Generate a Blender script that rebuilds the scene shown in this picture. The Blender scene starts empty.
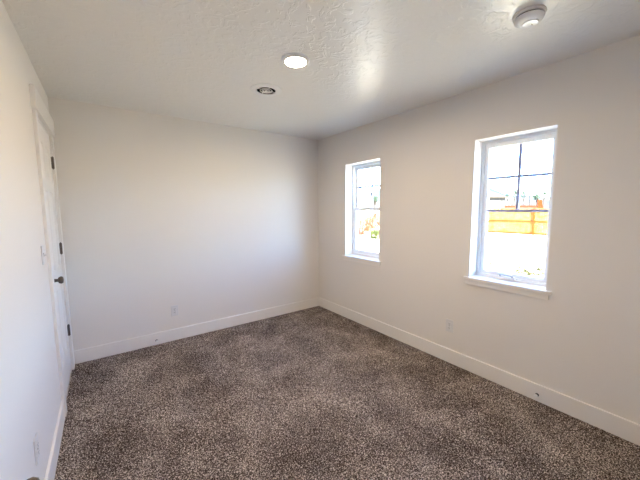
import bpy, bmesh, math, random
from mathutils import Vector, Matrix, noise as mnoise
import numpy as np
random.seed(7)
C = bpy.context.scene.collection
PI = math.pi

# ------------------------------------------------------------------ camera
cam_d = bpy.data.cameras.new('camera'); cam = bpy.data.objects.new('camera', cam_d); C.objects.link(cam)
_r = Vector((0.8083184, -0.58871004, -0.00646961))
_u = Vector((0.06540066, 0.07886564, 0.99473764))
_f = Vector((0.5851018, 0.80448785, -0.10225058))
M = Matrix((( _r.x, _u.x, -_f.x, 0), (_r.y, _u.y, -_f.y, 0), (_r.z, _u.z, -_f.z, 1.4492), (0, 0, 0, 1)))
cam.matrix_world = M
cam_d.sensor_width = 36; cam_d.lens = 297.92 / 640 * 36; cam_d.clip_start = 0.02; cam_d.clip_end = 3000
bpy.context.scene.camera = cam

# ------------------------------------------------------------------ light and exposure
SKY = 4.0; SUN = 170.0; LAMP = 610.0; HALL_FILL = 90.0
vs = bpy.context.scene.view_settings
vs.view_transform = 'Standard'; vs.look = 'None'; vs.gamma = 1; vs.use_curve_mapping = False
vs.exposure = 0.21
w = bpy.data.worlds.new('World'); bpy.context.scene.world = w; w.use_nodes = True
nt = w.node_tree; nt.nodes.clear()
sky = nt.nodes.new('ShaderNodeTexSky'); sky.sky_type = 'NISHITA'; sky.sun_disc = False
sky.sun_elevation = math.radians(48); sky.sun_rotation = math.radians(210); sky.altitude = 1400
sky.air_density = 1.0; sky.dust_density = 0.3; sky.ozone_density = 3.0
bg = nt.nodes.new('ShaderNodeBackground'); bg.inputs[1].default_value = SKY
wo = nt.nodes.new('ShaderNodeOutputWorld')
tint = nt.nodes.new('ShaderNodeMix'); tint.data_type = 'RGBA'; tint.blend_type = 'MULTIPLY'; tint.inputs[0].default_value = 1
tint.inputs[7].default_value = (.80, 1.0, 1.22, 1)
nt.links.new(sky.outputs[0], tint.inputs[6]); nt.links.new(tint.outputs[2], bg.inputs[0]); nt.links.new(bg.outputs[0], wo.inputs[0])
sd = bpy.data.lights.new('sun', 'SUN'); sd.energy = SUN; sd.angle = 0.01; sd.color = (1.0, .90, .70)
so = bpy.data.objects.new('sun', sd); C.objects.link(so)
so.rotation_euler = Vector((-0.31, -0.54, 0.78)).to_track_quat('Z', 'Y').to_euler()   # shines from behind the house

# ------------------------------------------------------------------ room numbers
L, R, D, H, Y0 = -0.3185, 2.577, 3.575, 2.44, -0.02
BT, BH = 0.014, 0.127
RW = 0.20                                    # outer wall thickness

# ------------------------------------------------------------------ materials
def mat(name, col, rough=.6, metal=0, bump=None, spec=.5, emis=None, var=None):
    m = bpy.data.materials.new(name); m.use_nodes = True; n = m.node_tree.nodes; l = m.node_tree.links
    b = n['Principled BSDF']
    b.inputs['Base Color'].default_value = (*col, 1); b.inputs['Roughness'].default_value = rough
    b.inputs['Metallic'].default_value = metal; b.inputs['Specular IOR Level'].default_value = spec
    tc = n.new('ShaderNodeTexCoord')
    if emis:
        b.inputs['Emission Color'].default_value = (*emis[0], 1); b.inputs['Emission Strength'].default_value = emis[1]
    if var:                                  # (scale, second colour, contrast)
        t = n.new('ShaderNodeTexNoise'); t.inputs['Scale'].default_value = var[0]; t.inputs['Detail'].default_value = 4
        r = n.new('ShaderNodeValToRGB'); r.color_ramp.elements[0].position = .5 - var[2]; r.color_ramp.elements[1].position = .5 + var[2]
        r.color_ramp.elements[0].color = (*col, 1); r.color_ramp.elements[1].color = (*var[1], 1)
        l.new(tc.outputs['Object'], t.inputs['Vector']); l.new(t.outputs['Fac'], r.inputs[0]); l.new(r.outputs[0], b.inputs['Base Color'])
    if bump:                                 # (scale, strength, distance)
        t = n.new('ShaderNodeTexNoise'); t.inputs['Scale'].default_value = bump[0]; t.inputs['Detail'].default_value = 3
        bp = n.new('ShaderNodeBump'); bp.inputs['Strength'].default_value = bump[1]; bp.inputs['Distance'].default_value = bump[2]
        l.new(tc.outputs['Object'], t.inputs['Vector']); l.new(t.outputs['Fac'], bp.inputs['Height']); l.new(bp.outputs[0], b.inputs['Normal'])
    return m

WALL = mat('wall_paint', (.80, .765, .725), .55, bump=(90, .25, .002))
TRIM = mat('trim_paint', (.85, .82, .785), .35)
DOOR = mat('door_paint', (.85, .82, .785), .38)
VINYL = mat('window_vinyl', (.88, .88, .88), .3)
BAR = mat('grille_bar', (.30, .34, .55), .5)
PLATE = mat('plate_plastic', (.73, .72, .715), .35)
DARK = mat('dark_slot', (.03, .03, .03), .6)
SLOT = mat('slot_grey', (.14, .135, .13), .6)
BRONZE = mat('satin_bronze', (.13, .105, .085), .32, metal=.9)
DUCT = mat('duct_inside', (.008, .007, .006), .9, spec=.1)
WMETAL = mat('white_metal', (.85, .84, .82), .35)
SMOKEP = mat('detector_plastic', (.80, .79, .77), .45)
SMOKEW = mat('detector_button_plastic', (.93, .93, .92), .25)
CABLE = mat('cable_black', (.02, .015, .015), .5)
RUBBER = mat('white_tip', (.85, .85, .85), .5)
LENS = mat('lamp_lens', (.9, .9, .9), .4, emis=((1, .80, .58), LAMP))

def ceiling_mat():
    m = bpy.data.materials.new('ceiling_paint'); m.use_nodes = True; n = m.node_tree.nodes; l = m.node_tree.links
    b = n['Principled BSDF']; b.inputs['Base Color'].default_value = (.82, .80, .765, 1)
    b.inputs['Roughness'].default_value = .275; b.inputs['Specular IOR Level'].default_value = .42
    tc = n.new('ShaderNodeTexCoord')
    a = n.new('ShaderNodeTexNoise'); a.inputs['Scale'].default_value = 13; a.inputs['Detail'].default_value = 3; a.inputs['Distortion'].default_value = 1.6
    r = n.new('ShaderNodeValToRGB'); r.color_ramp.elements[0].position = .50; r.color_ramp.elements[1].position = .58
    f = n.new('ShaderNodeTexNoise'); f.inputs['Scale'].default_value = 110; f.inputs['Detail'].default_value = 2
    mx = n.new('ShaderNodeMath'); mx.operation = 'MULTIPLY_ADD'; mx.inputs[1].default_value = .22
    bp = n.new('ShaderNodeBump'); bp.inputs['Strength'].default_value = .60; bp.inputs['Distance'].default_value = .0022
    l.new(tc.outputs['Object'], a.inputs['Vector']); l.new(tc.outputs['Object'], f.inputs['Vector'])
    l.new(a.outputs['Fac'], r.inputs[0]); l.new(f.outputs['Fac'], mx.inputs[0]); l.new(r.outputs[0], mx.inputs[2])
    l.new(mx.outputs[0], bp.inputs['Height']); l.new(bp.outputs[0], b.inputs['Normal'])
    return m
CEIL = ceiling_mat()

def carpet_mat():
    m = bpy.data.materials.new('carpet'); m.use_nodes = True; n = m.node_tree.nodes; l = m.node_tree.links
    b = n['Principled BSDF']; b.inputs['Roughness'].default_value = .95; b.inputs['Specular IOR Level'].default_value = .1
    tc = n.new('ShaderNodeTexCoord')
    v = n.new('ShaderNodeTexNoise'); v.inputs['Scale'].default_value = 135; v.inputs['Detail'].default_value = 3; v.inputs['Roughness'].default_value = .75
    r = n.new('ShaderNodeValToRGB'); e = r.color_ramp.elements
    e[0].position = .41; e[0].color = (.035, .023, .019, 1); e[1].position = .615; e[1].color = (.80, .70, .63, 1)
    k = e.new(.505); k.color = (.165, .130, .114, 1)
    g = n.new('ShaderNodeTexNoise'); g.inputs['Scale'].default_value = 2.6; g.inputs['Detail'].default_value = 5; g.inputs['Roughness'].default_value = .6; g.inputs['Distortion'].default_value = .6
    ad = n.new('ShaderNodeMath'); ad.operation = 'MULTIPLY_ADD'; ad.inputs[1].default_value = .18; ad.inputs[2].default_value = -.108
    s = n.new('ShaderNodeMath'); s.operation = 'ADD'
    for t in (v, g): l.new(tc.outputs['Object'], t.inputs['Vector'])
    l.new(g.outputs['Fac'], ad.inputs[0]); l.new(v.outputs['Fac'], s.inputs[0]); l.new(ad.outputs[0], s.inputs[1])
    l.new(s.outputs[0], r.inputs[0]); l.new(r.outputs[0], b.inputs['Base Color'])
    bp = n.new('ShaderNodeBump'); bp.inputs['Strength'].default_value = .6; bp.inputs['Distance'].default_value = .006
    l.new(v.outputs['Fac'], bp.inputs['Height']); l.new(bp.outputs[0], b.inputs['Normal'])
    return m
CARPET = carpet_mat()

def glass_mat():
    m = bpy.data.materials.new('window_glass'); m.use_nodes = True; n = m.node_tree.nodes; l = m.node_tree.links
    n.remove(n['Principled BSDF'])
    t = n.new('ShaderNodeBsdfTransparent'); t.inputs[0].default_value = (.95, .97, .97, 1)
    g = n.new('ShaderNodeBsdfGlossy'); g.inputs['Roughness'].default_value = .02
    lw = n.new('ShaderNodeLayerWeight'); pw = n.new('ShaderNodeMath'); pw.operation = 'POWER'; pw.inputs[1].default_value = 4
    fr = n.new('ShaderNodeMath'); fr.operation = 'MULTIPLY_ADD'; fr.inputs[1].default_value = .6; fr.inputs[2].default_value = .03
    mx = n.new('ShaderNodeMixShader')
    l.new(lw.outputs['Facing'], pw.inputs[0]); l.new(pw.outputs[0], fr.inputs[0])
    l.new(fr.outputs[0], mx.inputs[0]); l.new(t.outputs[0], mx.inputs[1]); l.new(g.outputs[0], mx.inputs[2])
    l.new(mx.outputs[0], n['Material Output'].inputs[0])
    return m
GLASS = glass_mat()

# ------------------------------------------------------------------ helpers
def box(bm, x0, x1, y0, y1, z0, z1, bev=0, seg=2):
    r = bmesh.ops.create_cube(bm, size=1)
    vs_ = r['verts']
    for v in vs_:
        v.co = Vector(((x0 + x1) / 2 + v.co.x * (x1 - x0), (y0 + y1) / 2 + v.co.y * (y1 - y0), (z0 + z1) / 2 + v.co.z * (z1 - z0)))
    if bev:
        es = list({e for v in vs_ for e in v.link_edges})
        bmesh.ops.bevel(bm, geom=es, offset=bev, segments=seg, affect='EDGES', profile=.6)
def lathe(bm, prof, origin, axis='Z', seg=40):
    """prof: list of (radius, distance along axis); closed at radius 0 ends"""
    o = Vector(origin); ax = {'X': Vector((1, 0, 0)), 'Y': Vector((0, 1, 0)), 'Z': Vector((0, 0, 1)), '-Y': Vector((0, -1, 0)), '-X': Vector((-1, 0, 0)), '-Z': Vector((0, 0, -1))}[axis]
    a = ax.orthogonal().normalized(); b = ax.cross(a)
    rings = []
    for rad, d in prof:
        if rad < 1e-6: rings.append([bm.verts.new(o + ax * d)])
        else: rings.append([bm.verts.new(o + ax * d + (a * math.cos(2 * PI * i / seg) + b * math.sin(2 * PI * i / seg)) * rad) for i in range(seg)])
    for p, q in zip(rings, rings[1:]):
        for i in range(seg):
            j = (i + 1) % seg
            if len(p) == 1 and len(q) == 1: continue
            if len(p) == 1: bm.faces.new((p[0], q[i], q[j]))
            elif len(q) == 1: bm.faces.new((p[i], q[0], p[j]))
            else: bm.faces.new((p[i], q[i], q[j], p[j]))
def tube(bm, pts, rad, seg=8):
    pts = [Vector(p) for p in pts]; rings = []
    for i, p in enumerate(pts):
        t = (pts[min(i + 1, len(pts) - 1)] - pts[max(i - 1, 0)]).normalized()
        a = t.cross(Vector((0, 0, 1)))
        if a.length < .05: a = t.cross(Vector((1, 0, 0)))
        a.normalize(); b = t.cross(a); rr = rad[i] if isinstance(rad, (list, tuple)) else rad
        rings.append([bm.verts.new(p + (a * math.cos(2 * PI * k / seg) + b * math.sin(2 * PI * k / seg)) * rr) for k in range(seg)])
    for p, q in zip(rings, rings[1:]):
        for k in range(seg): bm.faces.new((p[k], p[(k + 1) % seg], q[(k + 1) % seg], q[k]))
    bm.faces.new(rings[0][::-1]); bm.faces.new(rings[-1])
def obj(name, bm, m, parent=None, smooth=False, loc=None):
    bmesh.ops.recalc_face_normals(bm, faces=bm.faces[:])
    me = bpy.data.meshes.new(name); bm.to_mesh(me); bm.free()
    me.materials.append(m)
    if smooth:
        for p in me.polygons: p.use_smooth = True
        try: me.set_sharp_from_angle(angle=math.radians(35))
        except Exception: pass
    o = bpy.data.objects.new(name, me); C.objects.link(o)
    if parent:
        o.parent = parent
        # meshes are written in world numbers: shift into the parent's frame
        inv = Matrix.Translation(-world_loc(parent)); me.transform(inv)
    return o
def world_loc(o):
    v = Vector((0, 0, 0))
    while o: v += Vector(o.location); o = o.parent
    return v
def tag(o, label=None, cat=None, group=None, kind=None):
    if label: o['label'] = label
    if cat: o['category'] = cat
    if group: o['group'] = group
    if kind: o['kind'] = kind
    return o
def thing(name, loc, label, cat, group=None, kind=None):
    o = bpy.data.objects.new(name, None); C.objects.link(o); o.location = loc; o.empty_display_size = .05
    return tag(o, label, cat, group, kind)
def B(*a, **k):
    bm = bmesh.new(); box(bm, *a, **k); return bm
def struct(name, bm, m, label, cat='room shell', parent=None, smooth=False):
    o = obj(name, bm, m, parent, smooth); tag(o, label, cat, kind='structure'); return o

def slab_with_holes(us, vs_, holes, w0, w1, axes):
    """thick slab spanning grid us x vs_, thickness w0..w1; holes = (u0,u1,v0,v1); axes = order of (u,v,w) as indices"""
    U = sorted(set(us + [h[i] for h in holes for i in (0, 1)])); V = sorted(set(vs_ + [h[i] for h in holes for i in (2, 3)]))
    bm = bmesh.new(); cache = {}
    def P(u, v, w_):
        k = (round(u, 5), round(v, 5), round(w_, 5))
        if k not in cache:
            c = [0, 0, 0]; c[axes[0]], c[axes[1]], c[axes[2]] = u, v, w_
            cache[k] = bm.verts.new(c)
        return cache[k]
    def solid(i, j):
        if i < 0 or j < 0 or i >= len(U) - 1 or j >= len(V) - 1: return False
        cu, cv = (U[i] + U[i + 1]) / 2, (V[j] + V[j + 1]) / 2
        return not any(h[0] < cu < h[1] and h[2] < cv < h[3] for h in holes)
    for i in range(len(U) - 1):
        for j in range(len(V) - 1):
            if not solid(i, j): continue
            a, b, c, d = U[i], U[i + 1], V[j], V[j + 1]
            for w_ in (w0, w1): bm.faces.new((P(a, c, w_), P(b, c, w_), P(b, d, w_), P(a, d, w_)))
            if not solid(i - 1, j): bm.faces.new((P(a, c, w0), P(a, d, w0), P(a, d, w1), P(a, c, w1)))
            if not solid(i + 1, j): bm.faces.new((P(b, c, w0), P(b, d, w0), P(b, d, w1), P(b, c, w1)))
            if not solid(i, j - 1): bm.faces.new((P(a, c, w0), P(b, c, w0), P(b, c, w1), P(a, c, w1)))
            if not solid(i, j + 1): bm.faces.new((P(a, d, w0), P(b, d, w0), P(b, d, w1), P(a, d, w1)))
    return bm

# ------------------------------------------------------------------ room shell
BW = (0.7439, 1.3186, 0.8475, 2.0261)        # near window opening y0,y1,z0,z1
SW = (2.3739, 2.9769, 0.8400, 2.0255)        # far window opening
struct('wall_right', slab_with_holes([Y0, D], [-.12, H], [BW, SW], R, R + RW, (1, 2, 0)), WALL, 'warm white painted wall with the two windows', 'wall')
struct('wall_back', B(L - .12, R + RW, D, D + .12, -.12, H), WALL, 'plain warm white painted wall facing the camera', 'wall')
DR = (2.735, 3.452, -.01, 2.093)             # closet door opening
struct('wall_left', slab_with_holes([Y0, D], [-.12, H], [DR], L - .12, L, (1, 2, 0)), WALL, 'warm white painted wall with the closet door', 'wall')
vx, vy = 1.168, 2.352
struct('ceiling', slab_with_holes([L - .12, R + RW], [Y0 - .12, D + .12], [(vx - .078, vx + .078, vy - .078, vy + .078)], H, H + .14, (0, 1, 2)), CEIL, 'off white knockdown textured ceiling with a satin sheen', 'ceiling')
RD = (-.262, .56, -.12, 2.07)                # entry doorway beside the camera
struct('wall_rear', slab_with_holes([L - .12, R + RW], [-.12, H], [RD], Y0 - .12, Y0, (0, 2, 1)), WALL, 'wall behind the camera with the entry doorway', 'wall')
struct('shade_eave', B(R + RW + .002, R + RW + .55, Y0 - 1.6, D + 2.0, H + .12, H + .28), TRIM, 'unseen roof eave added above the windows to shade the ground outside', 'eave')  # added out of view: widens the house shadow and blocks high sky
# closet behind the shut door, hall behind the open one
bm = slab_with_holes([2.4, D + .12], [-.02, H], [], L - .78, L - .72, (1, 2, 0))
struct('wall_closet', bm, WALL, 'rear wall of the closet behind the shut door', 'wall')
bm = bmesh.new(); box(bm, L - .78, L - .12, 2.34, 2.4, -.02, H); box(bm, L - .78, L - .12, D + .06, D + .12, -.02, H)
struct('wall_closet_side', bm, WALL, 'side walls of the closet behind the shut door', 'wall')
bm = bmesh.new(); box(bm, L - .78, L - .12, 2.34, D + .12, H, H + .06); struct('ceiling_closet', bm, WALL, 'closet ceiling', 'ceiling')
bm = bmesh.new(); box(bm, L - .78, L - .12, 2.34, D + .12, -.08, -.02); struct('floor_closet', bm, CARPET, 'closet floor', 'floor')
bm = bmesh.new(); box(bm, -1.3, 2.7, -1.5, -1.38, -.01, H); box(bm, -1.42, -1.3, -1.5, -.14, -.01, H); box(bm, 2.7, 2.777, -1.5, -.14, -.01, H)
box(bm, -1.3, L - .12, -.14, -.02, -.01, H)
struct('wall_hall', bm, WALL, 'hall walls behind the camera', 'wall')
struct('ceiling_hall', B(-1.42, R + RW, -1.5, -.14, H, H + .14), WALL, 'hall ceiling behind the camera', 'ceiling')
struct('floor_hall', B(-1.42, R + RW, -1.5, -.14, -.08, 0), CARPET, 'hall carpet behind the camera', 'floor')

# carpet: a fine tufted surface
def carpet():
    st = .0062; nx = int((R - L) / st); ny = int((D - Y0 + .12) / st)
    rng = np.random.default_rng(3)
    xs = np.linspace(L, R, nx + 1); ys = np.linspace(Y0 - .12, D, ny + 1)
    X, Y = np.meshgrid(xs, ys)
    Z = -rng.random(X.shape) ** 1.5 * .009
    X = X + (rng.random(X.shape) - .5) * .004; Y = Y + (rng.random(X.shape) - .5) * .004
    # soft lanes left by feet and the vacuum
    Z += -.003 + .0015 * np.sin(X * 7 + 2 * np.sin(Y * 3)) + .0015 * np.sin(Y * 8 + 2 * np.cos(X * 4))
    co = np.stack([X, Y, Z], -1).reshape(-1, 3)
    i = np.arange(ny)[:, None] * (nx + 1) + np.arange(nx)[None, :]
    q = np.stack([i, i + 1, i + nx + 2, i + nx + 1], -1).reshape(-1, 4)
    me = bpy.data.meshes.new('floor'); me.from_pydata(co.tolist(), [], q.tolist()); me.materials.append(CARPET)
    for p in me.polygons: p.use_smooth = True
    o = bpy.data.objects.new('floor', me); C.objects.link(o)
    tag(o, 'brown flecked cut pile carpet', 'carpet', kind='structure')
carpet()
struct('floor_slab', B(L, R, Y0 - .12, D, -.12, -.02), DUCT, 'sub floor under the carpet', 'floor')

def baseboard(name, x0, x1, y0, y1, label):
    struct(name, B(x0, x1, y0, y1, -.004, BH, bev=.0035), TRIM, label, 'baseboard')
baseboard('baseboard_back', L + .001, R - .001, D - BT, D, 'flat white baseboard along the back wall')
baseboard('baseboard_right', R - BT, R, Y0, D - BT, 'flat white baseboard along the window wall')
baseboard('baseboard_left', L, L + BT, .86, 2.663, 'flat white baseboard left of the closet door')
baseboard('baseboard_rear', .63, R - BT, Y0, Y0 + BT, 'flat white baseboard behind the camera')

# ------------------------------------------------------------------ closet door
CT = .018
bm = bmesh.new(); box(bm, L, L + CT, 2.665, 2.740, -.004, 2.100, bev=.002)
struct('trim_1', bm, TRIM, 'flat white casing on the latch side of the closet door', 'door casing')
bm = bmesh.new(); box(bm, L, L + CT, 3.447, 3.522, -.004, 2.100, bev=.002)
struct('trim_2', bm, TRIM, 'flat white casing on the hinge side of the closet door', 'door casing')
bm = bmesh.new(); box(bm, L, L + .026, 2.640, 3.566, 2.100, 2.240, bev=.002)
struct('trim_3', bm, TRIM, 'wide flat white header board over the closet door', 'door header')
bm = bmesh.new()
box(bm, L - .12, L, 2.735, 2.745, -.01, 2.093); box(bm, L - .12, L, 3.442, 3.452, -.01, 2.093); box(bm, L - .12, L, 2.745, 3.442, 2.084, 2.093)
box(bm, L - .06, L - .045, 2.745, 2.757, -.01, 2.084); box(bm, L - .06, L - .045, 3.430, 3.442, -.01, 2.084); box(bm, L - .06, L - .045, 2.757, 3.43, 2.072, 2.084)
struct('trim_4', bm, TRIM, 'white jamb inside the closet doorway', 'door jamb')

def door_slab(u0, u1, z0, z1, wf, wb, rows, axes, sides=1):
    """panelled slab: u across, z up, wf front face, wb back face, panels recessed on the front with a raised field"""
    sgn = 1 if wf > wb else -1
    bm = bmesh.new()
    st, mu = .105, .085
    mid = (u0 + u1) / 2
    cols = [(u0 + st, mid - mu / 2), (mid + mu / 2, u1 - st)]
    def P(u, z, w_):
        c = [0, 0, 0]; c[axes[0]], c[axes[1]], c[axes[2]] = u, z, w_; return bm.verts.new(c)
    def quad(a, b, c, d): bm.faces.new((a, b, c, d))
    for face, s in ((wf, sgn), (wb, -sgn)):
        U = sorted([u0, u1] + [x for c in cols for x in c]); Z = sorted([z0, z1] + [x for r in rows for x in r])
        for i in range(len(U) - 1):
            for j in range(len(Z) - 1):
                a, b, c, d = U[i], U[i + 1], Z[j], Z[j + 1]
                if (a, b) in cols and (c, d) in rows:
                    rings = []
                    for ins, dep in ((0, 0), (.009, .009), (.022, .009), (.048, .002)):
                        w_ = face - s * dep
                        rings.append([P(a + ins, c + ins, w_), P(b - ins, c + ins, w_), P(b - ins, d - ins, w_), P(a + ins, d - ins, w_)])
                    for p, q in zip(rings, rings[1:]):
                        for k in range(4): quad(p[k], p[(k + 1) % 4], q[(k + 1) % 4], q[k])
                    bm.faces.new(rings[-1])
                else: quad(P(a, c, face), P(b, c, face), P(b, d, face), P(a, d, face))
    quad(P(u0, z0, wf), P(u0, z1, wf), P(u0, z1, wb), P(u0, z0, wb)); quad(P(u1, z0, wf), P(u1, z1, wf), P(u1, z1, wb), P(u1, z0, wb))
    quad(P(u0, z0, wf), P(u1, z0, wf), P(u1, z0, wb), P(u0, z0, wb)); quad(P(u0, z1, wf), P(u1, z1, wf), P(u1, z1, wb), P(u0, z1, wb))
    bmesh.ops.remove_doubles(bm, verts=bm.verts[:], dist=.0004)
    return bm
ROWS = [(.24, .84), (.99, 1.60), (1.69, 1.95)]
d1 = thing('door_1', (L - .02, 3.44, .012), 'shut white six panel closet door with a dark knob', 'door', kind='structure')
obj('door_panel', door_slab(2.748, 3.438, .014, 2.081, L - .002, L - .037, ROWS, (1, 2, 0)), DOOR, d1)
def knob(parent, x, y, z, ax, s=1):
    bm = bmesh.new(); lathe(bm, [(0, 0), (.030, 0), (.031, .004), (.026, .009), (.013, .011), (.0105, .026), (.012, .031), (.022, .036), (.0265, .046), (.0265, .053), (.022, .060), (.012, .0635), (0, .064)], (x, y, z), ax, 32)
    return tag(obj('door_knob', bm, BRONZE, parent, smooth=True), 'round dark bronze knob')
knob(d1, L - .002, 2.815, .953, 'X')
for z in (1.858, 1.123, .379):
    bm = bmesh.new(); tube(bm, [(L + .006, 3.4415, z - .048), (L + .006, 3.4415, z + .048)], .009, 12)
    box(bm, L - .004, L + .0015, 3.418, 3.441, z - .045, z + .045)
    tube(bm, [(L + .006, 3.4415, z - .054), (L + .006, 3.4415, z - .049)], .004, 10); tube(bm, [(L + .006, 3.4415, z + .049), (L + .006, 3.4415, z + .054)], .004, 10)
    tag(obj('hinge', bm, BRONZE, d1, smooth=True), 'dark bronze hinge')

# entry door standing open against the left wall, only its knob reaches the frame
d2 = thing('door_2', (-.225, .03, .012), 'open white entry door against the left wall with a bronze knob', 'door', kind='structure')
obj('door_panel', door_slab(.03, .79, .014, 2.05, -.192, -.227, ROWS, (1, 2, 0)), DOOR, d2)
knob(d2, -.192, .727, .925, 'X'); 

# ------------------------------------------------------------------ windows
def window(name, op, kind, label):
    y0, y1, z0, z1 = op
    xf = R + .12                                             # room side face of the frame
    root = thing(name, (R, (y0 + y1) / 2, z0), label, 'window', kind='structure')
    def frame4(a0, a1, b0, b1, c0, c1, wd, bev=.002):
        bm = bmesh.new()
        box(bm, a0, a1, b0, b0 + wd, c0, c1, bev=bev); box(bm, a0, a1, b1 - wd, b1, c0, c1, bev=bev)
        box(bm, a0, a1, b0 + wd - .001, b1 - wd + .001, c1 - wd, c1, bev=bev); box(bm, a0, a1, b0 + wd - .001, b1 - wd + .001, c0, c0 + wd, bev=bev)
        return bm
    # white jamb liner of the deep opening
    bm = bmesh.new(); t = .006
    box(bm, R, xf, y0, y0 + t, z0, z1); box(bm, R, xf, y1 - t, y1, z0, z1); box(bm, R, xf, y0 + t, y1 - t, z1 - t, z1)
    obj('jamb_liner', bm, TRIM, root)
    # stool and apron
    obj('sill', B(R, xf, y0, y1, z0 - .021, z0 + .003), TRIM, root)
    bm = bmesh.new(); box(bm, R - .026, R, y0 - .033, y1 + .033, z0 - .021, z0 + .003, bev=.0015); obj('sill_nose', bm, TRIM, root)
    obj('apron', B(R - .014, R, y0 - .018, y1 + .018, z0 - .062, z0 - .021, bev=.002), TRIM, root)
    fw = .030
    obj('window_frame', frame4(xf, R + RW + .01, y0, y1, z0, z1, fw), VINYL, root)
    gy0, gy1, gz0, gz1 = y0 + .068, y1 - .058, z0 + .062, z1 - .070
    def sash(x0, x1, a0, a1, c0, c1, wy, wt, wb):
        bm = bmesh.new()
        box(bm, x0, x1, a0, a0 + wy, c0, c1, bev=.003); box(bm, x0, x1, a1 - wy, a1, c0, c1, bev=.003)
        box(bm, x0, x1, a0 + wy - .001, a1 - wy + .001, c1 - wt, c1, bev=.003); box(bm, x0, x1, a0 + wy - .001, a1 - wy + .001, c0, c0 + wb, bev=.003)
        s = obj('sash', bm, VINYL, root)
        g = obj('glass', B((x0 + x1) / 2 - .002, (x0 + x1) / 2 + .002, a0 + wy - .004, a1 - wy + .004, c0 + wb - .004, c1 - wt + .004), GLASS, s)
        return s
    if kind == 'casement':
        s = sash(xf + .012, xf + .05, y0 + fw, y1 - fw, z0 + fw, z1 - fw, .034, .040, .030)
        zm = 1.428; ym = (y0 + y1) / 2 - .008; w2 = .0105; X0, X1 = xf + .024, xf + .0385
        bm = bmesh.new()
        box(bm, X0, X1, y0 + .062, y1 - .062, zm - w2, zm + w2); box(bm, X0, X1, y0 + .062, y1 - .062, 1.704 - w2, 1.704 + w2)
        box(bm, X0 + .0005, X1 - .0005, ym - w2, ym + w2, zm, z1 - .066)
        tag(obj('grille', bm, BAR, s), 'thin blue grey grille bars in the upper half')
        # operator cover and folded crank handle
        yc = 1.055
        bm = bmesh.new(); box(bm, xf - .020, xf + .004, yc - .062, yc + .062, z0 + .012, z0 + .036, bev=.006)
        c = obj('crank_cover', bm, VINYL, root, smooth=True)
        bm = bmesh.new(); tube(bm, [(xf - .026, yc + .05, z0 + .046), (xf - .03, yc + .01, z0 + .052), (xf - .028, yc - .045, z0 + .046)], [.006, .0055, .0065], 10)
        tube(bm, [(xf - .026, yc + .05, z0 + .046), (xf - .01, yc + .05, z0 + .03)], .006, 10)
        lathe(bm, [(0, 0), (.008, .001), (.0085, .012), (0, .017)], (xf - .028, yc - .045, z0 + .036), 'Z', 12)
        obj('crank_handle', bm, mat('crank_grey', (.45, .46, .48), .4), c, smooth=True)
    else:
        zm = 1.45
        up = sash(xf + .040, xf + .068, y0 + fw, y1 - fw, zm - .018, z1 - fw, .036, .038, .036)
        lo = sash(xf + .010, xf + .038, y0 + fw, y1 - fw, z0 + fw, zm + .020, .036, .040, .045)
        w2 = .0105; ym = 2.665; X0, X1 = xf + .045, xf + .062
        bm = bmesh.new(); box(bm, X0, X1, ym - w2, ym + w2, zm + .016, z1 - .066)
        box(bm, X0 + .0005, X1 - .0005, y0 + .064, y1 - .064, 1.735 - w2, 1.735 + w2)
        tag(obj('grille', bm, BAR, up), 'thin grey grille cross in the upper sash')
        bm = bmesh.new(); box(bm, xf + .012, xf + .034, ym - .03, ym + .03, zm + .020, zm + .030, bev=.002); tube(bm, [(xf + .02, ym - .02, zm + .033), (xf + .02, ym + .022, zm + .036)], .004, 8)
        obj('sash_lock', bm, VINYL, lo)
    return root
window('window_1', SW, 'hung', 'tall narrow single hung window nearer the corner')
window('window_2', BW, 'casement', 'larger looking white casement window nearer the camera')

# ------------------------------------------------------------------ wall fittings
def outlet(y_or_x, z, wall, label):
    """built on a local frame: u along wall, n out of wall"""
    if wall == 'right': org = Vector((R, y_or_x, z)); U = Vector((0, 1, 0)); N = Vector((-1, 0, 0))
    elif wall == 'left': org = Vector((L, y_or_x, z)); U = Vector((0, 1, 0)); N = Vector((1, 0, 0))
    else: org = Vector((y_or_x, D, z)); U = Vector((1, 0, 0)); N = Vector((0, -1, 0))
    t = thing('wall_outlet', org, label, 'outlet', 'duplex outlets low on the walls')
    def P(u0, u1, n0, n1, a, b, bm, bev=0):
        p = org + U * u0 + N * n0; q = org + U * u1 + N * n1
        box(bm, min(p.x, q.x), max(p.x, q.x), min(p.y, q.y), max(p.y, q.y), z + a, z + b, bev=bev)
    bm = bmesh.new(); P(-.0365, .0365, 0, .0065, -.059, .059, bm, .003); obj('cover_plate', bm, PLATE, t)
    for s in (1, -1):
        bm = bmesh.new(); P(-.0165, .0165, .0055, .009, s * .0195 - .0145, s * .0195 + .0145, bm, .0025); r = obj('receptacle', bm, PLATE, t)
        bm = bmesh.new()
        P(-.0075, -.0050, .0088, .0094, s * .0195 - .001, s * .0195 + .008, bm); P(.0050, .0075, .0088, .0094, s * .0195, s * .0195 + .007, bm)
        P(-.0025, .0025, .0088, .0094, s * .0195 - .010, s * .0195 - .005, bm)
        obj('slots', bm, SLOT, r)
    bm = bmesh.new(); P(-.003, .003, .006, .0078, -.003, .003, bm, .0008); obj('screw', bm, SLOT, t)
    return t
outlet(.585, .335, 'back', 'white duplex outlet on the back wall facing the camera')
outlet(1.475, .352, 'right', 'white duplex outlet on the window wall, between the two windows')
outlet(1.80, .358, 'left', 'white duplex outlet low on the left wall by the near baseboard')
sw = thing('light_switch', (L, 2.505, 1.178), 'white toggle light switch beside the closet door', 'light switch')
obj('cover_plate', B(L, L + .0065, 2.468, 2.542, 1.119, 1.237, bev=.003), PLATE, sw)
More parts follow.
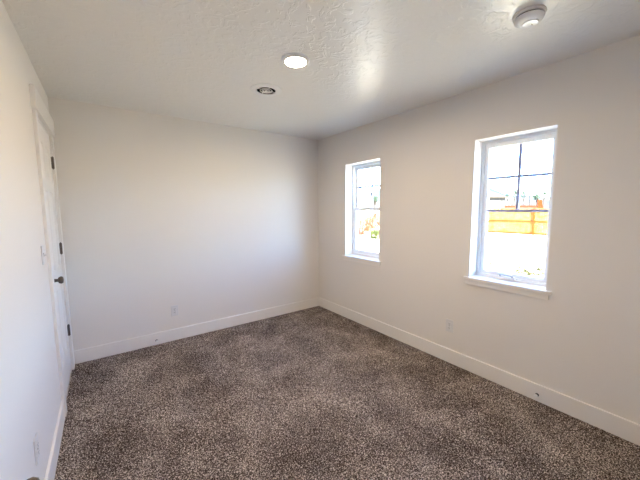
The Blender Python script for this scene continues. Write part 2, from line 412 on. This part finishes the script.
bm = bmesh.new(); box(bm, L + .005, L + .0072, 2.4995, 2.5105, 1.166, 1.190); obj('toggle_slot', bm, SLOT, sw)
bm = bmesh.new(); box(bm, L + .0065, L + .019, 2.5015, 2.5085, 1.172, 1.181, bev=.0015); obj('toggle', bm, PLATE, sw)

def stub(x, y, z, ax, label):
    t = thing('cable_stub', (x, y, z), label, 'cable stub', 'cable stubs in the baseboards')
    bm = bmesh.new(); lathe(bm, [(0, 0), (.012, 0), (.012, .003), (.008, .006), (.008, .016), (0, .016)], (x, y, z), ax, 16); obj('cable', bm, CABLE, t, smooth=True)
    bm = bmesh.new(); lathe(bm, [(0, .0155), (.0095, .0155), (.010, .030), (.008, .034), (0, .035)], (x, y, z), ax, 16); obj('tip', bm, RUBBER, t, smooth=True)
stub(R - BT, .752, .048, '-X', 'short dark stub with white tip on the baseboard under the near window')
stub(.388, D - BT, .044, '-Y', 'short dark stub with white tip on the back wall baseboard')

# ------------------------------------------------------------------ ceiling fittings
cx, cy = 1.107, 1.785
t = thing('downlight', (cx, cy, H), 'lit round white downlight in the ceiling', 'ceiling light')
bm = bmesh.new(); lathe(bm, [(.066, .012), (.069, .017), (.080, .015), (.092, .006), (.094, 0), (.066, 0)], (cx, cy, H), '-Z', 48); obj('trim_ring', bm, WMETAL, t, smooth=True)
bm = bmesh.new(); lathe(bm, [(0, .001), (.0655, .001), (.0655, .009), (.04, .0115), (0, .0125)], (cx, cy, H), '-Z', 48); obj('lens', bm, LENS, t, smooth=True)
tag(t.children[1], 'glowing warm white lens')

t = thing('air_vent', (vx, vy, H), 'round white ceiling air vent with concentric rings', 'air vent')
bm = bmesh.new(); lathe(bm, [(.077, -.004), (.0765, .007), (.079, .011), (.084, .012), (.098, .009), (.128, .004), (.130, 0), (.077, 0)], (vx, vy, H), '-Z', 56); obj('flange', bm, WMETAL, t, smooth=True)
bm = bmesh.new(); lathe(bm, [(.0745, .006), (.0745, -.125), (0, -.125), (0, -.128), (.0765, -.128), (.0762, .006), (.0745, .006)], (vx, vy, H), '-Z', 40); obj('duct', bm, DUCT, t)
for r_ in (.047, .027):
    bm = bmesh.new(); lathe(bm, [(r_ - .004, .006), (r_ + .001, .0115), (r_ + .0055, .0100), (r_ + .001, .005), (r_ - .004, .006)], (vx, vy, H), '-Z', 40)
    obj('cone_ring', bm, WMETAL, t, smooth=True)
bm = bmesh.new(); lathe(bm, [(0, .006), (.009, .006), (.012, .011), (0, .014)], (vx, vy, H), '-Z', 24); obj('centre_cap', bm, WMETAL, t, smooth=True)
bm = bmesh.new(); box(bm, vx - .0745, vx + .0745, vy - .003, vy + .003, H - .006, H - .004); box(bm, vx - .003, vx + .003, vy - .0745, vy + .0745, H - .006, H - .004); obj('spider', bm, WMETAL, t)
for a in (.3, .3 + PI):
    bm = bmesh.new(); lathe(bm, [(0, .007), (.004, .007), (.004, .0095), (0, .0105)], (vx + .112 * math.cos(a), vy + .112 * math.sin(a), H), '-Z', 12); obj('screw', bm, WMETAL, t)

sx, sy = 1.840, .690
t = thing('smoke_detector', (sx, sy, H), 'round white smoke detector on the ceiling', 'smoke detector')
bm = bmesh.new(); lathe(bm, [(0, 0), (.072, 0), (.074, .006), (.070, .013), (0, .013)], (sx, sy, H), '-Z', 56); obj('base', bm, SMOKEP, t, smooth=True)
bm = bmesh.new(); lathe(bm, [(0, .0125), (.061, .0125), (.061, .019), (0, .019)], (sx, sy, H), '-Z', 48); obj('vent_gap', bm, DARK, t)
bm = bmesh.new(); lathe(bm, [(0, .0185), (.066, .0185), (.067, .023), (.062, .034), (.053, .040), (.036, .044), (0, .045)], (sx, sy, H), '-Z', 56); hd = obj('head', bm, SMOKEP, t, smooth=True)
bm = bmesh.new(); lathe(bm, [(0, .043), (.035, .043), (.033, .048), (0, .0495)], (sx + .004, sy - .006, H), '-Z', 32); b_ = obj('test_button', bm, SMOKEW, hd, smooth=True)
tag(b_, 'bright white round test button')
bm = bmesh.new(); box(bm, sx + .008, sx + .022, sy - .012, sy - .008, H - .0502, H - .0485); obj('slot', bm, SLOT, hd)

# unseen hall lamp behind the camera, added as warm fill for the room
t = thing('hall_fill_light', (.9, -.75, H), 'unseen round ceiling light added in the hall as warm fill', 'ceiling light')
bm = bmesh.new(); lathe(bm, [(0, 0), (.16, 0), (.17, .02), (.14, .05), (0, .07)], (.9, -.75, H), '-Z', 32)
obj('diffuser', bm, mat('hall_fill_glow', (.9, .9, .9), .4, emis=((1, .88, .74), HALL_FILL)), t, smooth=True)

# ------------------------------------------------------------------ outdoors
GZ = -.40
GROUND = mat('pale_dirt', (.62, .52, .33), .95, var=(1.3, (.54, .45, .28), .25))
PICKET = mat('new_cedar', (.125, .070, .026), .9, spec=0, var=(3.5, (.085, .040, .012), .12))
RAILM = mat('fence_rail', (.060, .018, .004), .9, spec=0)
gbm = bmesh.new(); bmesh.ops.create_grid(gbm, x_segments=40, y_segments=40, size=1)
for v in gbm.verts: v.co = Vector((v.co.x * 900 + 500, v.co.y * 900, GZ))
struct('ground', gbm, GROUND, 'pale sunlit bare yard outside the windows', 'ground')

FX = 23.7
f = thing('wooden_fence', (FX, 5, GZ), 'new orange yellow cedar fence across the yard', 'fence')
bm = bmesh.new(); y = -4.0; k = 0
while y < 11.35:
    hh = 1.84 + random.uniform(-.012, .012)
    box(bm, FX + .04, FX + .058, y, y + .134, GZ + .03, GZ + hh); y += .14
obj('board_panel', bm, PICKET, f)
for py in (-4.0, -1.0, 1.45, 4.5, 7.85, 11.3):
    obj('post', B(FX - .055, FX + .038, py - .048, py + .048, GZ, GZ + 1.87), RAILM, f)
for zz in (.06, .90, 1.62):
    obj('rail', B(FX + .0, FX + .039, -4.0, 11.3, GZ + zz, GZ + zz + .085), RAILM, f)

def blob(bm, c, rad, n=1, rough=.35, sub=3, sq=1.0):
    r = bmesh.ops.create_icosphere(bm, subdivisions=sub, radius=1)
    for v in r['verts']:
        p = v.co.copy(); k = 1 + rough * mnoise.noise(p * 2.2 + Vector(c)) + rough * .6 * mnoise.noise(p * 5.3 + Vector(c))
        v.co = Vector(c) + Vector((p.x * rad, p.y * rad, p.z * rad * sq)) * k
def at(px_dir, dist): return Vector((px_dir[0], px_dir[1], 0)) * dist      # dist = depth along the view axis
def dirpx(px):
    k = (px - 320) / 297.92
    d = _f + _r * k
    d.z = 0; return d
def rowz(row, px, depth):                                                # height of a thing seen at that row
    hr = 208.2 + (520 - px) * .0065
    return 1.449 + (hr - row) / 297.92 * depth

# gravelly weeds in the near yard (countless)
bm = bmesh.new()
def tuft(bm, x, y, s, n):
    for _ in range(n):
        a = random.uniform(0, 2 * PI); r_ = random.uniform(0, s * .5); h_ = random.uniform(.3, 1) * s * .5
        bx_, by_ = x + r_ * math.cos(a), y + r_ * math.sin(a); lx, ly = random.uniform(-.5, .5) * s * .5, random.uniform(-.5, .5) * s * .5
        w_ = .012
        p = [bm.verts.new((bx_ - w_, by_, GZ)), bm.verts.new((bx_ + w_, by_, GZ)), bm.verts.new((bx_ + lx + w_ * .3, by_ + ly, GZ + h_)), bm.verts.new((bx_, by_ + w_, GZ))]
        bm.faces.new((p[0], p[1], p[2])); bm.faces.new((p[1], p[3], p[2])); bm.faces.new((p[3], p[0], p[2]))
for _ in range(120):
    x = random.uniform(7.5, 13); yy = x * random.uniform(.30, .55)
    if random.random() < .6: x = random.uniform(8.2, 10.4); yy = x * random.choice((random.uniform(.31, .37), random.uniform(.44, .52)))
    tuft(bm, x, yy, random.uniform(.08, .30), 14)
for px_, dd_, sp_ in ((503, 9.6, .55), (510, 9.3, .4), (538, 8.3, .45), (544, 8.6, .3), (520, 8.6, .5)):
    k_ = (px_ - 320) / 297.92; c_ = (_f + _r * k_) * dd_
    for _ in range(24): tuft(bm, c_.x + random.gauss(0, sp_ * 1.2), c_.y + random.gauss(0, sp_ * .7), random.uniform(.08, .22), 11)
WEED = mat('olive_weed', (.018, .020, .008), .9, spec=0)
o = obj('yard_weeds', bm, WEED); tag(o, 'sparse low olive weeds scattered over the pale yard', 'weeds', kind='stuff')

# reddish bare shrubs seen through the far window
TWIG = mat('red_twig', (.045, .018, .012), .9, spec=0); GLEAF = mat('green_scrub', (.025, .032, .010), .9, spec=0)
def shrub(x, y, h_, m, label, leafy=False):
    bm = bmesh.new(); rr = random.Random(int(x * 91 + y * 7))
    for _ in range(46):
        a = rr.uniform(0, 2 * PI); e = rr.uniform(.1, .55); l_ = h_ * rr.uniform(.55, 1.0)
        p0 = Vector((x + rr.uniform(-.3, .3), y + rr.uniform(-.3, .3), GZ)); dv = Vector((math.cos(a) * e, math.sin(a) * e, 1))
        p1 = p0 + dv * l_ * .5; p2 = p1 + (dv + Vector((rr.uniform(-.3, .3), rr.uniform(-.3, .3), .2))) * l_ * .45
        tube(bm, [p0, p1, p2], [.022, .016, .008], 5)
        for _ in range(3 if not leafy else 7):
            q = p1.lerp(p2, rr.random()); tube(bm, [q, q + Vector((rr.uniform(-.3, .3), rr.uniform(-.3, .3), rr.uniform(0, .35)))], [.011, .004], 4)
    return tag(obj('bare_shrub' if not leafy else 'green_shrub', bm, m), label, 'shrub', 'shrubs beyond the far window')
sl = ['reddish bare shrub at the left edge of the far window view', 'reddish bare shrub left of the middle of the far window view', 'reddish bare shrub in the middle of the far window view', 'reddish bare shrub at the right edge of the far window view']
for i, (px, dd) in enumerate(((360, 21.5), (366, 25.0), (372, 28.5), (378, 32))):
    c = dirpx(px) * dd; shrub(c.x, c.y, (1.55, 1.65, 1.75, 1.8)[i], TWIG, sl[i])
c = dirpx(375.5) * 18.5; shrub(c.x, c.y, .55, GLEAF, 'low green shrub in front of the reddish ones', True)

# gabled house far off beyond the far window
HW = mat('pale_siding', (.62, .64, .66), .8); HR = mat('blue_grey_roof', (.02, .035, .045), .8, spec=0); HG = mat('house_glass', (.08, .10, .13), .15)
def house(px0, px1, depth, row_eave, row_ridge, mw, mr, name, label, slope='gable', deep=9, win=True):
    a = dirpx(px0) * depth; b = dirpx(px1) * depth; ze = rowz(row_eave, (px0 + px1) / 2, depth); zr = rowz(row_ridge, (px0 + px1) / 2, depth)
    root = thing(name, (a.x, a.y, GZ), label, 'building')
    ux = (b - a).normalized(); wd = (b - a).length; uy = Vector((-ux.y, ux.x, 0))
    if uy.dot(a) < 0: uy = -uy
    def W(u, v, z): q = a + ux * u + uy * v; return (q.x, q.y, z)
    def prism(pts, v0, v1):
        bm = bmesh.new(); f0 = [bm.verts.new(W(u, v0, z)) for u, z in pts]; f1 = [bm.verts.new(W(u, v1, z)) for u, z in pts]
        bm.faces.new(f0); bm.faces.new(f1[::-1])
        for i in range(len(pts)): j = (i + 1) % len(pts); bm.faces.new((f0[i], f0[j], f1[j], f1[i]))
        return bm
    if slope == 'gable':
        obj('wall', prism([(0, GZ), (wd, GZ), (wd, ze), (wd / 2, zr - .15), (0, ze)], 0, deep), mw, root)
        obj('roof', prism([(-.5, ze - .25), (wd / 2, zr), (wd + .5, ze - .25), (wd + .5, ze - .05), (wd / 2, zr + .25), (-.5, ze - .05)], -.5, deep + .5), mr, root)
    else:
        obj('wall', prism([(0, GZ), (wd, GZ), (wd, ze), (0, ze)], 0, deep), mw, root)
        obj('roof', prism([(-.3, ze), (wd + .3, ze), (wd + .3, ze + .3), (-.3, ze + .3)], -.4, deep + .4), mr, root)
    if win:
        for k in range(3):
            u = wd * (.2 + .3 * k); fr = obj('window', prism([(u - .6, ze - 2.0), (u + .6, ze - 2.0), (u + .6, ze - .8), (u - .6, ze - .8)], -.06, .02), mw, root)
            obj('pane', prism([(u - .5, ze - 1.9), (u + .5, ze - 1.9), (u + .5, ze - .9), (u - .5, ze - .9)], -.08, -.05), HG, fr)
house(343, 371, 75, 196, 187, HW, HR, 'house', 'pale house with blue grey gabled roof seen through the far window')
house(482, 503, 62, 198.2, 198.2, mat('grey_wall', (.022, .022, .022), .8, spec=0), mat('grey_roof', (.02, .018, .016), .8, spec=0), 'shed', 'flat roofed grey shed beyond the left part of the fence', 'flat', 8, False)

# white van in front of the shed
def frame_at(px, depth):
    c = dirpx(px) * depth; n = c.normalized(); return c, Vector((n.y, -n.x, 0)), n
def vehicle_box(bm, c, U, N, u0, u1, n0, n1, z0, z1, top_in=(0, 0)):
    v = []
    for z, i0, i1 in ((z0, 0, 0), (z1, top_in[0], top_in[1])):
        for u, n in ((u0 + i0, n0), (u1 - i1, n0), (u1 - i1, n1), (u0 + i0, n1)):
            q = c + U * u + N * n; v.append(bm.verts.new((q.x, q.y, z)))
    for fc in ((0, 1, 2, 3), (7, 6, 5, 4), (0, 4, 5, 1), (1, 5, 6, 2), (2, 6, 7, 3), (3, 7, 4, 0)): bm.faces.new([v[i] for i in fc])
def wheels(root, c, U, N, us, r_):
    for u in us:
        for n in (0, 1.7):
            p = c + U * u + N * n; bm = bmesh.new()
            a = p - N * .12; b = p + N * .12
            tube(bm, [(a.x, a.y, GZ + r_), (b.x, b.y, GZ + r_)], r_, 18); obj('wheel', bm, CABLE, root)
WP = mat('white_body', (.85, .86, .88), .3); OR = mat('orange_red_paint', (.055, .011, .004), .7, spec=0); GC = mat('grey_cargo', (.045, .045, .045), .8, spec=0, var=(2, (.02, .02, .025), .1))
c, U, N = frame_at(492.5, 50)
t = thing('white_van', (c.x, c.y, GZ), 'white van parked in front of the grey shed', 'van')
bm = bmesh.new(); vehicle_box(bm, c, U, N, -.9, .9, 0, 1.9, GZ + .45, GZ + 1.5); vehicle_box(bm, c, U, N, -.85, .85, .02, 1.88, GZ + 1.5, GZ + 3.0, (.1, .15)); obj('body', bm, WP, t)
bm = bmesh.new(); vehicle_box(bm, c, U, N, -.6, .5, -.01, .02, GZ + 2.0, GZ + 2.55, (.1, .1)); obj('side_window', bm, HG, t)
wheels(t, c, U, N, (-.55, .55), .36)
# orange flatbed truck with grey cargo
c, U, N = frame_at(518, 75); s = 75 / 297.92
zb = rowz(207, 518, 75)
t = thing('flatbed_truck', (c.x, c.y, GZ), 'orange red flatbed truck with grey cargo beyond the fence', 'truck')
u0, u1 = (503.5 - 518) * s, (531.5 - 518) * s
bm = bmesh.new(); vehicle_box(bm, c, U, N, u0, u1, 0, 2.3, zb - .05, zb + .30); obj('bed', bm, OR, t)
bm = bmesh.new(); vehicle_box(bm, c, U, N, u0 + .2, u1 - .2, .5, 1.8, GZ + .7, zb - .05); obj('chassis', bm, CABLE, t)
bm = bmesh.new(); vehicle_box(bm, c, U, N, u1 + .1, u1 + 1.25, 0, 2.3, GZ + .55, rowz(200.3, 534, 75), (0, .25)); obj('cab', bm, OR, t)
for k in range(5):
    bm = bmesh.new(); a_ = u0 + .4 + k * 1.3; vehicle_box(bm, c, U, N, a_, a_ + 1.15, .2, 2.1, zb + .3, zb + .3 + random.uniform(.45, .75)); obj('cargo', bm, GC, t)
wheels(t, c, U, N, (u0 + .8, u0 + 1.7, u1 + .3), .5)

# trees on the skyline
TREE = mat('hazy_tree', (.014, .026, .028), .9, spec=0, var=(.5, (.028, .04, .026), .2)); BARK = mat('tree_bark', (.02, .016, .014), .9, spec=0)
def tree(px, depth, row_top, wpx, label):
    c = dirpx(px) * depth; s = depth / 297.92; zt = rowz(row_top, px, depth); rad = wpx * s / 2; rr = random.Random(int(px * 10))
    root = thing('leafy_tree', (c.x, c.y, GZ), label, 'tree', 'trees beyond the yard')
    bm = bmesh.new(); tube(bm, [(c.x, c.y, GZ), (c.x, c.y, (GZ + zt) / 2), (c.x + .3, c.y, zt - rad * .5)], [.28, .2, .08], 8)
    for k in range(5):
        a = k * 1.3; tube(bm, [(c.x, c.y, zt * .45), (c.x + math.cos(a) * rad * .7, c.y + math.sin(a) * rad * .7, zt - rad * .7)], [.12, .04], 6)
    obj('trunk', bm, BARK, root)
    bm = bmesh.new()
    for k in range(170):                                      # clumps of leaves with gaps between
        v = Vector((rr.gauss(0, 1), rr.gauss(0, 1), rr.gauss(0, 1))).normalized() * rr.random() ** .4
        p = Vector((c.x + v.x * rad, c.y + v.y * rad, zt - rad * .9 + v.z * rad * .9)); blob(bm, p, rad * rr.uniform(.07, .15), rough=.5, sub=1)
    obj('crown', bm, TREE, root)
for px, dp, rt, wp_, lb in ((374.5, 70, 196, 7, 'small tree beside the far house'), (505, 150, 192.5, 5, 'tree behind the grey shed'), (512, 160, 190, 7, 'tree left of the utility pole'),
        (521, 150, 191, 7, 'tree just left of the utility pole'), (534, 140, 193, 8, 'tree right of the utility pole'), (541, 150, 191, 6, 'rightmost tree beyond the fence')):
    tree(px, dp, rt, wp_, lb)

# utility pole and overhead lines
POLE = mat('pole_wood', (.012, .011, .012), .9, spec=0)
c, U, N = frame_at(527, 95)
t = thing('utility_pole', (c.x, c.y, GZ), 'dark utility pole with crossarm on the skyline', 'utility pole', 'utility poles')
zt = rowz(188.5, 527, 95); bm = bmesh.new(); tube(bm, [(c.x, c.y, GZ), (c.x, c.y, zt)], [.17, .11], 10); obj('pole', bm, POLE, t)
bm = bmesh.new(); a = c - U * .9; b = c + U * .9; tube(bm, [(a.x, a.y, zt - .5), (b.x, b.y, zt - .5)], .07, 6); obj('crossarm', bm, POLE, t)
for py, lb in ((46., 'utility pole carrying the overhead line, far end'), (-24., 'utility pole carrying the overhead line, near end')):
    t = thing('utility_pole', (40, py, GZ), lb, 'utility pole', 'utility poles')
    bm = bmesh.new(); tube(bm, [(40, py, GZ), (40, py, 7.4)], [.17, .12], 10); obj('pole', bm, POLE, t)
    obj('crossarm', B(39.93, 40.07, py - .1, py + .1, 6.9, 7.0), POLE, t)
bm = bmesh.new()
tube(bm, [(40, -24 + 70 * k / 24, 7.46 - 1.26 * (1 - ((k - 12) / 12) ** 2)) for k in range(25)], .017, 6)
tag(obj('power_line', bm, mat('wire_grey', (.01, .01, .012), .6, spec=0)), 'thin overhead power line crossing the sky', 'power line')

# hazy mountains
bm = bmesh.new(); n = 90; rows_ = []
for j, (dist, hz) in enumerate(((900, 0), (1000, .6), (1120, 1), (1300, .7), (1500, 0))):
    row = []
    for i in range(n + 1):
        a = math.radians(-35 + 115 * i / n)
        h_ = (52 + 40 * mnoise.noise(Vector((a * 5, 0, 0))) + 18 * mnoise.noise(Vector((a * 17, 3, j)))) * hz * 1.1
        row.append(bm.verts.new((dist * math.cos(a), dist * math.sin(a), GZ + max(h_, 0))))
    rows_.append(row)
for p, q in zip(rows_, rows_[1:]):
    for i in range(n): bm.faces.new((p[i], p[i + 1], q[i + 1], q[i]))
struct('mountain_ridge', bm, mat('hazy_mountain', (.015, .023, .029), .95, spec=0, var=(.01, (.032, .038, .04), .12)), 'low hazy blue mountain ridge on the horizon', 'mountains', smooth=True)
